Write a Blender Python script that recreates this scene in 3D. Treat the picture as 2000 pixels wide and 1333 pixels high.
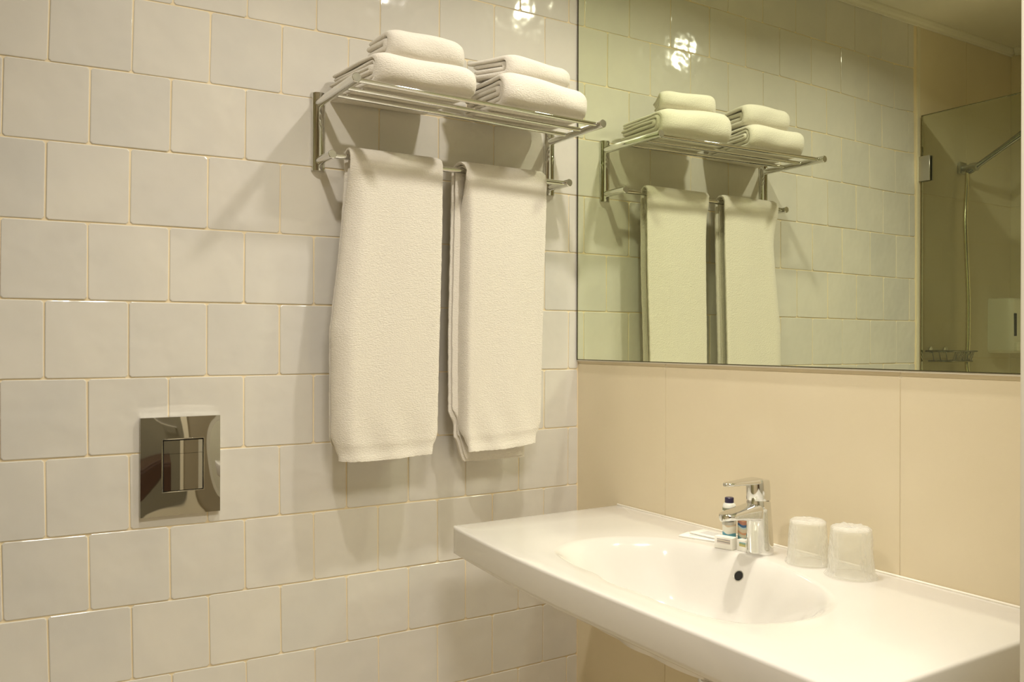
import bpy, bmesh, math, random
from math import pi, sin, cos, sqrt, atan2
from mathutils import Vector, Matrix
random.seed(7)
S = bpy.context.scene
for o in list(bpy.data.objects):
    bpy.data.objects.remove(o)
COL = S.collection

# ------------------------------------------------------------------ camera
cam_d = bpy.data.cameras.new('camera')
cam = bpy.data.objects.new('camera', cam_d)
COL.objects.link(cam)
yaw, pit, rol = 0.557113, 0.000410, 0.002766
cy, sy, cp, sp = cos(yaw), sin(yaw), cos(pit), sin(pit)
F = Vector((sy * cp, cy * cp, sp))
R0 = Vector((cy, -sy, 0))
U0 = R0.cross(F)
Rr = R0 * cos(rol) + U0 * sin(rol)
Uu = -R0 * sin(rol) + U0 * cos(rol)
m = Matrix((Rr, Uu, -F)).transposed().to_4x4()
m.translation = Vector((-1.36804, -1.86084, 1.25923))
cam.matrix_world = m
cam_d.sensor_width = 36
cam_d.lens = 1677.834 * 36 / 2000
cam_d.clip_start = 0.02
S.camera = cam

# ------------------------------------------------------------------ world, lights, exposure
w = bpy.data.worlds.new('world')
S.world = w
w.use_nodes = True
w.node_tree.nodes['Background'].inputs[0].default_value = (1.0, 0.86, 0.66, 1)
w.node_tree.nodes['Background'].inputs[1].default_value = 0.0

LAMP_POS = [(-0.255, -0.66), (-1.03, -0.69), (-0.95, -1.72)]  # two downlights, then an unseen fill lamp added to brighten the lower wall
LAMP_W = [4.4, 4.6, 13.5]
LAMP_SIZE = [0.062, 0.062, 0.48]
LAMP_SPREAD = [150, 150, 138]
CEIL = 2.43


def lamp(x, y, power, spread, size=0.062):
    d = bpy.data.lights.new('downlight_or_fill', 'AREA')
    d.shape = 'DISK'
    d.size = size
    d.energy = power
    d.color = (1.0, 0.94, 0.845)
    d.spread = math.radians(spread)
    o = bpy.data.objects.new('downlight_or_fill', d)
    o.location = (x, y, CEIL - 0.012)
    COL.objects.link(o)
    return o


for (x, y), p, q, z in zip(LAMP_POS, LAMP_W, LAMP_SPREAD, LAMP_SIZE):
    lamp(x, y, p, q, z)

S.view_settings.view_transform = 'Standard'
S.view_settings.look = 'None'
S.view_settings.gamma = 1
S.view_settings.use_curve_mapping = False
S.view_settings.exposure = 0.54
S.cycles.use_denoising = True
S.cycles.max_bounces = 11
S.cycles.diffuse_bounces = 5
S.cycles.glossy_bounces = 8
S.cycles.transmission_bounces = 8
S.cycles.transparent_max_bounces = 16
S.cycles.sample_clamp_indirect = 40
S.cycles.caustics_reflective = True
S.cycles.blur_glossy = 0.0
S.cycles.use_guiding = True
S.cycles.use_surface_guiding = True


# ------------------------------------------------------------------ materials
def srgb(r, g, b):
    f = lambda c: (c / 12.92 if c <= 0.04045 else ((c + 0.055) / 1.055) ** 2.4)
    return (f(r / 255), f(g / 255), f(b / 255), 1)


def mat(name, col, rough=0.5, metal=0.0, spec=0.5, coat=0.0, ior=1.5):
    M = bpy.data.materials.new(name)
    M.use_nodes = True
    b = M.node_tree.nodes['Principled BSDF']
    b.inputs['Base Color'].default_value = col
    b.inputs['Roughness'].default_value = rough
    b.inputs['Metallic'].default_value = metal
    b.inputs['Specular IOR Level'].default_value = spec
    b.inputs['Coat Weight'].default_value = coat
    b.inputs['IOR'].default_value = ior
    return M


def N(M, t, **kw):
    n = M.node_tree.nodes.new(t)
    for k, v in kw.items():
        setattr(n, k, v)
    return n


def L(M, a, b):
    M.node_tree.links.new(a, b)


def noise_bump(M, scale, strength, dist=0.002, detail=3, coord='Object', rough_var=None):
    b = M.node_tree.nodes['Principled BSDF']
    tc = N(M, 'ShaderNodeTexCoord')
    if coord == 'Position':
        src = N(M, 'ShaderNodeNewGeometry').outputs['Position']
    else:
        src = tc.outputs[coord]
    n = N(M, 'ShaderNodeTexNoise')
    n.inputs['Scale'].default_value = scale
    n.inputs['Detail'].default_value = detail
    L(M, src, n.inputs['Vector'])
    bp = N(M, 'ShaderNodeBump')
    bp.inputs['Strength'].default_value = strength
    bp.inputs['Distance'].default_value = dist
    L(M, n.outputs['Fac'], bp.inputs['Height'])
    L(M, bp.outputs['Normal'], b.inputs['Normal'])
    return n, bp


def color_noise(M, c1, c2, scale, detail=3, coord='Position', random_obj=0.0):
    b = M.node_tree.nodes['Principled BSDF']
    if coord == 'Position':
        src = N(M, 'ShaderNodeNewGeometry').outputs['Position']
    else:
        src = N(M, 'ShaderNodeTexCoord').outputs[coord]
    n = N(M, 'ShaderNodeTexNoise')
    n.inputs['Scale'].default_value = scale
    n.inputs['Detail'].default_value = detail
    L(M, src, n.inputs['Vector'])
    mx = N(M, 'ShaderNodeMix', data_type='RGBA')
    mx.inputs[6].default_value = c1
    mx.inputs[7].default_value = c2
    fac = n.outputs['Fac']
    if random_obj:
        oi = N(M, 'ShaderNodeObjectInfo')
        a = N(M, 'ShaderNodeMath', operation='MULTIPLY_ADD')
        L(M, oi.outputs['Random'], a.inputs[0])
        a.inputs[1].default_value = random_obj
        L(M, fac, a.inputs[2])
        s = N(M, 'ShaderNodeMath', operation='SUBTRACT', use_clamp=True)
        L(M, a.outputs[0], s.inputs[0])
        s.inputs[1].default_value = random_obj / 2
        fac = s.outputs[0]
    L(M, fac, mx.inputs[0])
    L(M, mx.outputs[2], b.inputs['Base Color'])


m_tile = mat('glazed_tile', srgb(218, 214, 205), 0.11, spec=0.5)
color_noise(m_tile, srgb(209, 206, 200), srgb(224, 219, 209), 9, 2, random_obj=0.5)
noise_bump(m_tile, 13.0, 0.8, 0.004, 2.0, 'Position')
m_grout = mat('tile_grout', srgb(240, 224, 190), 0.85)
color_noise(m_grout, srgb(245, 230, 198), srgb(228, 210, 174), 14)
m_wall = mat('beige_stone_tile', srgb(222, 210, 182), 0.42, spec=0.35)
color_noise(m_wall, srgb(225, 213, 186), srgb(218, 205, 176), 6, 5)
m_joint = mat('beige_joint', srgb(220, 210, 186), 0.8)
m_ceil = mat('ceiling_paint', srgb(226, 221, 205), 0.9)
noise_bump(m_ceil, 200, 0.05)
m_trim = mat('cream_trim', srgb(222, 214, 190), 0.5)
m_jamb = mat('jamb_paint', srgb(206, 202, 186), 0.6)
m_floor = mat('floor_tile', srgb(224, 212, 190), 0.4)
color_noise(m_floor, srgb(227, 215, 194), srgb(218, 206, 184), 5)
m_ceramic = mat('white_ceramic', srgb(214, 210, 203), 0.09, spec=0.5, coat=0.3)
m_silicone = mat('white_silicone', srgb(240, 234, 220), 0.4)
m_chrome = mat('chrome', (0.76, 0.76, 0.74, 1), 0.045, 1.0)
m_cut = mat('chrome_end_cap', (0.70, 0.69, 0.64, 1), 0.30, 1.0)
m_steel = mat('brushed_steel', (0.55, 0.54, 0.50, 1), 0.35, 1.0)
m_dark = mat('dark_gap', (0.01, 0.009, 0.008, 1), 0.6)
m_towel = mat('white_terry', srgb(222, 216, 205), 0.95, spec=0.1)
m_towel.node_tree.nodes['Principled BSDF'].inputs['Sheen Weight'].default_value = 0.25
_n, _b = noise_bump(m_towel, 1, 0.62, 0.0024, 4, 'Position')
_mp = N(m_towel, 'ShaderNodeMapping')
_mp.inputs['Scale'].default_value = (230, 330, 480)
_src = _n.inputs['Vector'].links[0].from_socket
L(m_towel, _src, _mp.inputs['Vector'])
L(m_towel, _mp.outputs[0], _n.inputs['Vector'])
m_plate = mat('polished_chrome_plate', (0.60, 0.59, 0.55, 1), 0.03, 1.0)
m_dark_steel = mat('dark_chrome', (0.34, 0.33, 0.29, 1), 0.12, 1.0)
m_hose = mat('metal_hose', (0.80, 0.74, 0.52, 1), 0.18, 1.0)
m_white_plastic = mat('white_plastic', srgb(222, 222, 212), 0.35)
m_disp = mat('dispenser_plastic', srgb(244, 238, 222), 0.3)
m_navy = mat('navy_cap', srgb(38, 30, 66), 0.3)
m_wood = mat('dark_brown_wood', srgb(62, 38, 20), 0.35)
color_noise(m_wood, srgb(70, 42, 22), srgb(50, 30, 16), 12)
m_door = mat('olive_grey_door', srgb(122, 116, 96), 0.5)
m_front = mat('front_wall_paint', srgb(150, 140, 116), 0.7)
m_paper = mat('white_paper', srgb(245, 243, 236), 0.45)
m_mirror = mat('mirror_silver', (0.79, 0.84, 0.655, 1), 0.0, 1.0)
m_mirror_edge = mat('mirror_edge', srgb(70, 66, 44), 0.25)


def film(name, trans, tint, rough, bump_scale, bump):
    M = bpy.data.materials.new(name)
    M.use_nodes = True
    nt = M.node_tree
    b = nt.nodes['Principled BSDF']
    b.inputs['Base Color'].default_value = (0.93, 0.92, 0.88, 1)
    b.inputs['Roughness'].default_value = rough
    tr = N(M, 'ShaderNodeBsdfTransparent')
    tr.inputs[0].default_value = tint
    mx = N(M, 'ShaderNodeMixShader')
    lw = N(M, 'ShaderNodeLayerWeight')
    lw.inputs[0].default_value = 0.35
    mr = N(M, 'ShaderNodeMapRange')
    mr.inputs['To Min'].default_value = trans
    mr.inputs['To Max'].default_value = min(1.0, trans + 0.5)
    L(M, lw.outputs['Facing'], mr.inputs['Value'])
    L(M, mr.outputs[0], mx.inputs[0])
    L(M, tr.outputs[0], mx.inputs[1])
    L(M, b.outputs[0], mx.inputs[2])
    L(M, mx.outputs[0], nt.nodes['Material Output'].inputs[0])
    if bump:
        noise_bump(M, bump_scale, bump, 0.004, 4, 'Object')
    return M


m_cup = film('clear_plastic_cup', 0.17, (0.98, 0.98, 0.95, 1), 0.12, 0, 0)
m_bag = film('crinkled_film', 0.19, (0.99, 0.99, 0.97, 1), 0.14, 110, 1.0)


def glass_mat():
    M = bpy.data.materials.new('shower_glass')
    M.use_nodes = True
    nt = M.node_tree
    nt.nodes.remove(nt.nodes['Principled BSDF'])
    tr = N(M, 'ShaderNodeBsdfTransparent')
    tr.inputs[0].default_value = (0.93, 0.96, 0.91, 1)
    gl = N(M, 'ShaderNodeBsdfGlossy')
    gl.inputs['Roughness'].default_value = 0.0
    fr = N(M, 'ShaderNodeFresnel')
    fr.inputs[0].default_value = 1.5
    mx = N(M, 'ShaderNodeMixShader')
    L(M, fr.outputs[0], mx.inputs[0])
    L(M, tr.outputs[0], mx.inputs[1])
    L(M, gl.outputs[0], mx.inputs[2])
    L(M, mx.outputs[0], nt.nodes['Material Output'].inputs[0])
    return M


m_glass = glass_mat()
m_glass_edge = mat('glass_edge', srgb(88, 84, 50), 0.3)


def label_mat(name, stops):
    """flat print on a label: colour bands up the height of the label"""
    M = mat(name, (1, 1, 1, 1), 0.4)
    b = M.node_tree.nodes['Principled BSDF']
    tc = N(M, 'ShaderNodeTexCoord')
    sx = N(M, 'ShaderNodeSeparateXYZ')
    L(M, tc.outputs['Generated'], sx.inputs[0])
    wv = N(M, 'ShaderNodeMath', operation='SINE')
    ma = N(M, 'ShaderNodeMath', operation='MULTIPLY')
    ma.inputs[1].default_value = 7.0
    L(M, sx.outputs['Y'], ma.inputs[0])
    L(M, ma.outputs[0], wv.inputs[0])
    m2 = N(M, 'ShaderNodeMath', operation='MULTIPLY_ADD')
    m2.inputs[1].default_value = 0.03
    L(M, wv.outputs[0], m2.inputs[0])
    L(M, sx.outputs['Z'], m2.inputs[2])
    cr = N(M, 'ShaderNodeValToRGB')
    cr.color_ramp.interpolation = 'CONSTANT'
    el = cr.color_ramp.elements
    while len(el) > 1:
        el.remove(el[-1])
    el[0].position = stops[0][0]
    el[0].color = srgb(*stops[0][1])
    for p, c in stops[1:]:
        e = el.new(p)
        e.color = srgb(*c)
    L(M, m2.outputs[0], cr.inputs[0])
    L(M, cr.outputs[0], b.inputs['Base Color'])
    return M


m_label_a = label_mat('label_white_blue', [(0, (150, 190, 200)), (.10, (232, 232, 220)), (.20, (110, 180, 205)), (.30, (236, 234, 222)),
                                           (.50, (214, 196, 170)), (.56, (238, 236, 226)), (.76, (120, 165, 190)), (.82, (225, 225, 215)), (.90, (120, 125, 100))])
m_label_b = label_mat('label_brown_blue', [(0, (150, 150, 105)), (.14, (120, 170, 180)), (.24, (225, 222, 200)), (.34, (226, 176, 138)), (.42, (232, 220, 196)),
                                           (.54, (190, 215, 220)), (.60, (60, 110, 160)), (.68, (184, 128, 108)), (.80, (210, 160, 128)), (.90, (205, 190, 180))])
m_label_c = label_mat('print_grey', [(0, (214, 204, 196)), (.3, (150, 145, 140)), (.5, (215, 205, 190)), (.8, (170, 160, 158))])
m_label_d = label_mat('print_olive', [(0, (190, 180, 110)), (.45, (150, 165, 120)), (.75, (130, 175, 180))])


# ------------------------------------------------------------------ helpers
def link(name, me, M=None, parent=None, smooth=None):
    o = bpy.data.objects.new(name, me)
    COL.objects.link(o)
    if M is not None:
        for k in (M if isinstance(M, (list, tuple)) else [M]):
            me.materials.append(k)
    if parent:
        o.parent = parent
    if smooth is not None:
        for p in me.polygons:
            p.use_smooth = True
        if smooth < 180:
            me.set_sharp_from_angle(angle=math.radians(smooth))
    return o


def obj(name, bm, M, parent=None, smooth=None):
    me = bpy.data.meshes.new(name)
    bmesh.ops.recalc_face_normals(bm, faces=bm.faces)
    bm.to_mesh(me)
    bm.free()
    return link(name, me, M, parent, smooth)


def pyobj(name, V, Fc, M, parent=None, smooth=None):
    me = bpy.data.meshes.new(name)
    me.from_pydata(V, [], Fc)
    bm = bmesh.new()
    bm.from_mesh(me)
    bmesh.ops.recalc_face_normals(bm, faces=bm.faces)
    bm.to_mesh(me)
    bm.free()
    return link(name, me, M, parent, smooth)


def empty(name, loc):
    o = bpy.data.objects.new(name, None)
    o.location = loc
    o.empty_display_size = 0.05
    COL.objects.link(o)
    return o


def tag(o, label=None, cat=None, group=None, kind=None):
    if label: o['label'] = label
    if cat: o['category'] = cat
    if group: o['group'] = group
    if kind: o['kind'] = kind
    return o


def box(bm, a, b, bev=0.0, seg=2):
    x0, y0, z0 = [min(a[i], b[i]) for i in range(3)]
    x1, y1, z1 = [max(a[i], b[i]) for i in range(3)]
    r = bmesh.ops.create_cube(bm, size=1)
    for v in r['verts']:
        v.co = Vector(((x0 + x1) / 2 + v.co.x * (x1 - x0), (y0 + y1) / 2 + v.co.y * (y1 - y0), (z0 + z1) / 2 + v.co.z * (z1 - z0)))
    if bev:
        es = {e for v in r['verts'] for e in v.link_edges}
        bmesh.ops.bevel(bm, geom=list(es), offset=bev, segments=seg, affect='EDGES', profile=0.5)


def boxo(name, a, b, M, parent=None, bev=0.0, seg=2, smooth=None):
    bm = bmesh.new()
    box(bm, a, b, bev, seg)
    return obj(name, bm, M, parent, smooth)


def lathe(bm, prof, org, axis, n=32, close=True):
    """prof: list of (r, h) along axis"""
    axis = Vector(axis).normalized()
    a = axis.orthogonal().normalized()
    b = axis.cross(a)
    org = Vector(org)
    rings = []
    for r, h in prof:
        rings.append([bm.verts.new(org + axis * h + (a * cos(2 * pi * i / n) + b * sin(2 * pi * i / n)) * r) for i in range(n)])
    for p, q in zip(rings, rings[1:]):
        for i in range(n):
            bm.faces.new((p[i], p[(i + 1) % n], q[(i + 1) % n], q[i]))
    if close:
        bm.faces.new(rings[0][::-1])
        bm.faces.new(rings[-1])


def rod(bm, p, q, r, n=24, ch=0.0008):
    p, q = Vector(p), Vector(q)
    d = (q - p).length
    lathe(bm, [(r - ch, 0), (r, ch), (r, d - ch), (r - ch, d)], p, q - p, n)


def tube(bm, pts, r, n=12):
    pts = [Vector(p) for p in pts]
    T = [(pts[min(i + 1, len(pts) - 1)] - pts[max(i - 1, 0)]).normalized() for i in range(len(pts))]
    a = T[0].orthogonal().normalized()
    rings = []
    for i, p in enumerate(pts):
        a = (a - T[i] * a.dot(T[i])).normalized()
        b = T[i].cross(a)
        rr = r(i) if callable(r) else r
        rings.append([bm.verts.new(p + (a * cos(2 * pi * k / n) + b * sin(2 * pi * k / n)) * rr) for k in range(n)])
    for p, q in zip(rings, rings[1:]):
        for i in range(n):
            bm.faces.new((p[i], p[(i + 1) % n], q[(i + 1) % n], q[i]))
    bm.faces.new(rings[0][::-1])
    bm.faces.new(rings[-1])


def spline(P, n=8):
    P = [Vector(p) for p in P]
    Q = [P[0] * 2 - P[1]] + P + [P[-1] * 2 - P[-2]]
    out = []
    for i in range(1, len(Q) - 2):
        for k in range(n):
            t = k / n
            a, b, c, d = Q[i - 1], Q[i], Q[i + 1], Q[i + 2]
            out.append(0.5 * ((2 * b) + (c - a) * t + (2 * a - 5 * b + 4 * c - d) * t * t + (3 * b - a - 3 * c + d) * t ** 3))
    out.append(P[-1])
    return out


def sm(t):
    t = max(0.0, min(1.0, t))
    return t * t * (3 - 2 * t)


# ------------------------------------------------------------------ room shell
XL, YF = -2.15, -2.42
XT = -1.522                      # where the glazed tiles end and the shower begins
wall_back = boxo('wall_back', (XL - .1, 0.0015, 0), (0.1, 0.1, CEIL + .05), m_grout)
tag(wall_back, kind='structure')
wall_right = boxo('wall_right', (0.0015, YF, 0), (0.1, 0.0034, CEIL + .05), m_joint)
tag(wall_right, kind='structure')
wall_left = boxo('wall_left', (XL - .1, YF, 0), (XL - .0015, 0.0034, CEIL + .05), m_joint)
tag(wall_left, kind='structure')
tag(boxo('wall_front', (XL, YF - .1, 0), (0, YF, CEIL + .05), m_front), kind='structure')
tag(boxo('floor', (XL - .1, YF - .1, -.1), (0.1, 0.1, 0), m_floor), kind='structure')
tag(boxo('ceiling', (XL - .1, YF - .1, CEIL), (0.1, 0.1, CEIL + .1), m_ceil), kind='structure')
tag(boxo('wall_partition', (-.50, -1.53, 0), (-.0, -1.409, CEIL), m_jamb, bev=.002), kind='structure')

# handmade tiles: grid nodes bent to imitate the lens's barrel distortion
PT = 0.153
WC = [(-0.00542, 0.00022), (-0.00079, 0.00921), (0.00759, 0.00232), (9e-05, -0.01298), (0.00528, 0.0015),
      (0.00172, 0.01047), (-0.01092, -0.00012), (0.01204, 7e-05), (-1e-05, -0.00718), (-0.00616, -3e-05)]


def warp(x, z):
    a = (max(-1.41, min(0, x)) + .7) / .7
    b = (max(0.32, min(2.15, z)) - 1.95 + .7) / .9
    k = 0
    dx = dz = 0
    for i in range(4):
        for j in range(4 - i):
            t = a ** i * b ** j
            dx += WC[k][0] * t
            dz += WC[k][1] * t
            k += 1
    f = sm((x + 1.75) / .35) * sm((-x + .0) / .03)
    return x + dx * f, z + dz * sm((x + 1.75) / .35) * sm((CEIL - z) / .3)


def make_tile(poly, parent, name='tile', th=0.0035, dep=0.0, M=None, ch=0.0018, jit=0.0006, tilt=0.0005, normal='y'):
    """poly: 4 corners (a,z); front face proud of the grout by th"""
    cx = sum(p[0] for p in poly) / 4
    cz = sum(p[1] for p in poly) / 4
    tx, tz = random.uniform(-tilt, tilt), random.uniform(-tilt, tilt)
    lift = random.uniform(0, tilt)
    rings = []
    P = [(p[0] + random.uniform(-jit, jit), p[1] + random.uniform(-jit, jit)) for p in poly]
    # 8 gon ring for slightly rounded corners
    oct_ = []
    for i in range(4):
        p, pp, pn = P[i], P[i - 1], P[(i + 1) % 4]
        for q in (pp, pn):
            d = sqrt((q[0] - p[0]) ** 2 + (q[1] - p[1]) ** 2) + 1e-9
            k = min(.4, 0.004 / d)
            oct_.append((p[0] + (q[0] - p[0]) * k, p[1] + (q[1] - p[1]) * k))
    wdt = max(p[0] for p in P) - min(p[0] for p in P)
    if wdt < 0.012:
        oct_ = [q for p in P for q in (p, p)]
    V = []
    for lvl in range(3):
        for (a, z) in oct_:
            da, dz_ = cx - a, cz - z
            d = sqrt(da * da + dz_ * dz_) + 1e-9
            k = min(.2, ch / d) * (1 if lvl == 2 else 0)
            aa, zz = a + da * k, z + dz_ * k
            if lvl == 0:
                y = 0.0030
            else:
                y = (-(a - cx) / .076 * tx - (z - cz) / .076 * tz - lift) + (0.0007 if lvl == 1 else 0)
                y *= 1
            V.append((aa, y + dep, zz))
    Fc = []
    for lv in range(2):
        for i in range(8):
            Fc.append((lv * 8 + i, lv * 8 + (i + 1) % 8, lv * 8 + 8 + (i + 1) % 8, lv * 8 + 8 + i))
    Fc.append(tuple(range(16, 24)))
    if normal == 'x':
        V = [(y, a, z) for (a, y, z) in V]
    elif normal == '-x':
        V = [(XL - y, a, z) for (a, y, z) in V]
    o = pyobj(name, V, Fc, M or m_tile, parent)
    return o


G = 0.00135
Z0L = 1.95
for r in range(-4, 13):
    zt, zb = Z0L - r * PT, Z0L - (r + 1) * PT
    if r == -4:
        continue
    zt = min(zt, CEIL)
    zb = max(zb, 0.0)
    off = 0.0 if r % 2 == 0 else 0.5
    xs = []
    c = -8
    while c < 12:
        x = (c + off - 8.2386) * PT
        xs.append(x)
        c += 1
    xs = [x for x in xs if XT + .012 < x < -.006]
    xs = [XT] + xs + [-.0005]
    for a, b in zip(xs, xs[1:]):
        cs = [warp(a, zb), warp(b, zb), warp(b, zt), warp(a, zt)]
        g = G
        poly = [(cs[0][0] + g, cs[0][1] + g), (cs[1][0] - g, cs[1][1] + g), (cs[2][0] - g, cs[2][1] - g), (cs[3][0] + g, cs[3][1] - g)]
        if zb <= 0: poly = [(poly[0][0], .0), (poly[1][0], .0), poly[2], poly[3]]
        make_tile(poly, wall_back)

# corner joint of grout
boxo('grout_bead', (-.0022, .0002, 0), (.0, .0036, CEIL), m_grout, wall_back)


def big_tiles(parent, edges_a, edges_z, normal, dep=0.0):
    for a, b in zip(edges_a, edges_a[1:]):
        for z0, z1 in zip(edges_z, edges_z[1:]):
            g = 0.0009
            make_tile([(a + g, z0 + g), (b - g, z0 + g), (b - g, z1 - g), (a + g, z1 - g)], parent, 'tile', M=m_wall,
                      ch=0.0006, jit=0, tilt=0.0, normal=normal, dep=dep)


ZR = [0, .6, 1.2, 1.8, CEIL]
big_tiles(wall_back, [XL, -1.837, XT - .018], ZR, 'y')
big_tiles(wall_right, [-1.409, -.947, -.345, 0.003], ZR, 'x')
big_tiles(wall_left, [-2.38, -1.78, -1.18, -.58, 0.003], ZR, '-x')
tag(boxo('trim_1', (XT - .017, -.004, 0), (XT - .001, .0036, CEIL), m_trim, bev=.001), kind='structure')

# cornice round the ceiling
def cornice(name, a, b, inward):
    a, b, i = Vector(a), Vector(b), Vector(inward)
    prof = [(0, 0), (.0, -.030), (.006, -.030), (.008, -.022), (.014, -.016), (.018, -.006), (.018, 0)]
    V = []
    for e in (a, b):
        for d, h in prof:
            V.append(tuple(e + i * d + Vector((0, 0, h))))
    n = len(prof)
    Fc = [(k, (k + 1) % n, n + (k + 1) % n, n + k) for k in range(n)] + [tuple(range(n)), tuple(range(n, 2 * n))]
    tag(pyobj(name, V, Fc, m_ceil), kind='structure')


cornice('trim_2', (XL, -.001, CEIL), (0, -.001, CEIL), (0, -1, 0))
cornice('trim_3', (XL + .001, -.02, CEIL), (XL + .001, YF, CEIL), (1, 0, 0))

# door behind the camera (only seen in the chrome); cupboard made up for its brown reflection
d1 = boxo('door_1', (-1.72, YF + .001, 0.0), (-.62, YF + .04, 2.05), m_door, bev=.003)
tag(d1, kind='structure')
bm = bmesh.new()
box(bm, (-.62, YF + .001, 0), (-.55, YF + .055, 2.12), .004)
tag(obj('trim_4', bm, m_trim), kind='structure')
bm = bmesh.new()
rod(bm, (-.70, YF + .04, 1.0), (-.70, YF + .09, 1.0), .009)
rod(bm, (-.70, YF + .085, 1.0), (-.82, YF + .085, 1.0), .009)
obj('door_handle', bm, m_chrome, d1, 40)

cab = empty('reflection_cabinet', (-.9, YF + .2, 0))
def rel(par, o):
    o.parent = par
    o.matrix_parent_inverse = Matrix.Translation(par.location).inverted()
    return o
rel(cab, boxo('body', (-1.26, YF + .05, .0), (-.83, YF + .36, .74), m_wood, bev=.003))
rel(cab, boxo('door', (-1.25, YF + .36, .03), (-1.047, YF + .377, .73), m_wood, bev=.003))
rel(cab, boxo('door', (-1.043, YF + .36, .03), (-.84, YF + .377, .73), m_wood, bev=.003))
tag(cab, 'low dark brown wooden cupboard, made up to give the brown reflection in the flush plate', 'reflection_cabinet')

# ceiling lights: two downlights, and the rim of the added fill lamp
for i, (x, y) in enumerate(LAMP_POS):
    bm = bmesh.new()
    k = LAMP_SIZE[i] / 2 - .031
    lathe(bm, [(.038 + k, 0), (.0385 + k, -.014), (.044 + k, -.016), (.050 + k, -.012), (.051 + k, 0)], (x, y, CEIL), (0, 0, 1), 48, close=False)
    o = obj(['downlight', 'downlight', 'fill_lamp'][i], bm, m_chrome, None, 40)
    tag(o, ['round chrome ceiling downlight over the washbasin', 'round chrome ceiling downlight in front of the glazed wall, away from the mirror', 'wide round fill lamp with a chrome rim, added nearest the door to brighten the lower wall'][i], 'light')

# ------------------------------------------------------------------ mirror
bm = bmesh.new()
box(bm, (-.0065, -1.405, 1.2105), (-.0009, -.0035, CEIL - .035))
for f in bm.faces:
    f.material_index = 1
bm.faces.ensure_lookup_table()
bm.normal_update()
for f in bm.faces:
    if f.normal.x < -.9:
        f.material_index = 0
mir = obj('mirror', bm, [m_mirror, m_mirror_edge])
tag(mir, 'large frameless wall mirror above the washbasin reflecting the tiled wall', 'mirror')
boxo('side_edge', (-.0072, -.0064, 1.2105), (-.0009, -.0036, CEIL - .035), m_mirror_edge, mir)
boxo('lower_edge', (-.0072, -1.405, 1.2103), (-.0009, -.0036, 1.2122), m_mirror_edge, mir)
boxo('silicone_bead', (-.0055, -1.405, 1.2075), (-.001, -.0035, 1.2103), m_silicone, mir)

# ------------------------------------------------------------------ washbasin
BC = Vector((-.283, -.725))
meas = [(-.411, -.487), (-.322, -.441), (-.236, -.45), (-.153, -.516), (-.124, -.632), (-.12, -.696), (-.133, -.817), (-.167, -.91),
        (-.219, -.978), (-.291, -1.008), (-.355, -1.005), (-.419, -.975), (-.447, -.899), (-.443, -.776), (-.434, -.654), (-.428, -.554)]
pol = sorted((atan2(p[1] - BC.y, p[0] - BC.x), sqrt((p[0] - BC.x) ** 2 + (p[1] - BC.y) ** 2)) for p in meas)


def rad(th):
    # periodic smooth interpolation (gaussian kernel over a fine linear resample)
    s = wsum = 0
    for k in range(-6, 7):
        t = th + k * 0.035
        wt = math.exp(-(k / 3.0) ** 2)
        tt = (t + pi) % (2 * pi) - pi
        P = [(pol[-1][0] - 2 * pi, pol[-1][1])] + pol + [(pol[0][0] + 2 * pi, pol[0][1])]
        for a, b in zip(P, P[1:]):
            if a[0] <= tt <= b[0]:
                f = (tt - a[0]) / (b[0] - a[0])
                # interpolate in 1/r for straighter chords
                s += wt / ((1 - f) / a[1] + f / b[1])
                wsum += wt
                break
    return s / wsum


YL, YR, ZT, ZB = -.172, -1.232, 0.85, 0.787


def xf(y):
    return -.474 - .034 * sin(pi / 2 * max(0, min(1, (-y - .173) / .5)))


outer = []
rc = .016
# walk: back-left -> front-left -> front-right -> back-right
for k in range(20):
    outer.append((-.0015 + (xf(YL) + rc) * k / 20, YL))
for k in range(8):
    a = pi / 2 * k / 8
    outer.append((xf(YL) + rc - rc * sin(a), YL - rc + rc * cos(a)))
for k in range(70):
    y = (YL - rc) + (YR + rc - (YL - rc)) * k / 70
    outer.append((xf(y), y))
for k in range(8):
    a = pi / 2 * k / 8
    outer.append((xf(YR) + rc - rc * cos(a), YR + rc - rc * sin(a)))
for k in range(20):
    outer.append((xf(YR) + rc + (-.0015 - xf(YR) - rc) * k / 20, YR))
for k in range(70):
    outer.append((-.0015, YR + (YL - YR) * k / 70))
NO = len(outer)
# inner direction of the outer edge for fillets (no fillet against the wall)
rings = []
ths = [atan2(y - BC.y, x - BC.x) for x, y in outer]
rs = [rad(t) for t in ths]
DEP = .118


def hz(rho):
    return -DEP * sm((1.045 - rho) / .50)


for rho in [0.0, .08, .2, .35, .5, .56, .62, .68, .74, .8, .85, .9, .94, .97, 1.0, 1.02, 1.045]:
    if rho == 0.0:
        continue
    rings.append([(BC.x + cos(t) * r * rho, BC.y + sin(t) * r * rho, ZT + hz(rho)) for t, r in zip(ths, rs)])
FI = .006
def inset(i, d):
    x, y = outer[i]
    xi = x + (d if x < -.004 and x < -.01 and y < YL - 1e-6 and y > YR + 1e-6 else 0)
    yi = min(max(y, YR + d), YL - d)
    xi = max(x, xf(y) + d)
    return xi, yi
for t in (.33, .66):
    ring = []
    for i in range(NO):
        a = rings[16 - 1][i]
        b = inset(i, FI)
        ring.append((a[0] + (b[0] - a[0]) * t, a[1] + (b[1] - a[1]) * t, ZT))
    rings.append(ring)
for k in range(5):
    a = pi / 2 * k / 4
    d = FI * (1 - sin(a))
    rings.append([(*inset(i, d), ZT - FI * (1 - cos(a))) for i in range(NO)])
rings.append([(x, y, ZB + .012) for x, y in outer])
rings.append([(*inset(i, .002), ZB + .004) for i in range(NO)])
rings.append([(*inset(i, .008), ZB) for i in range(NO)])
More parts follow.
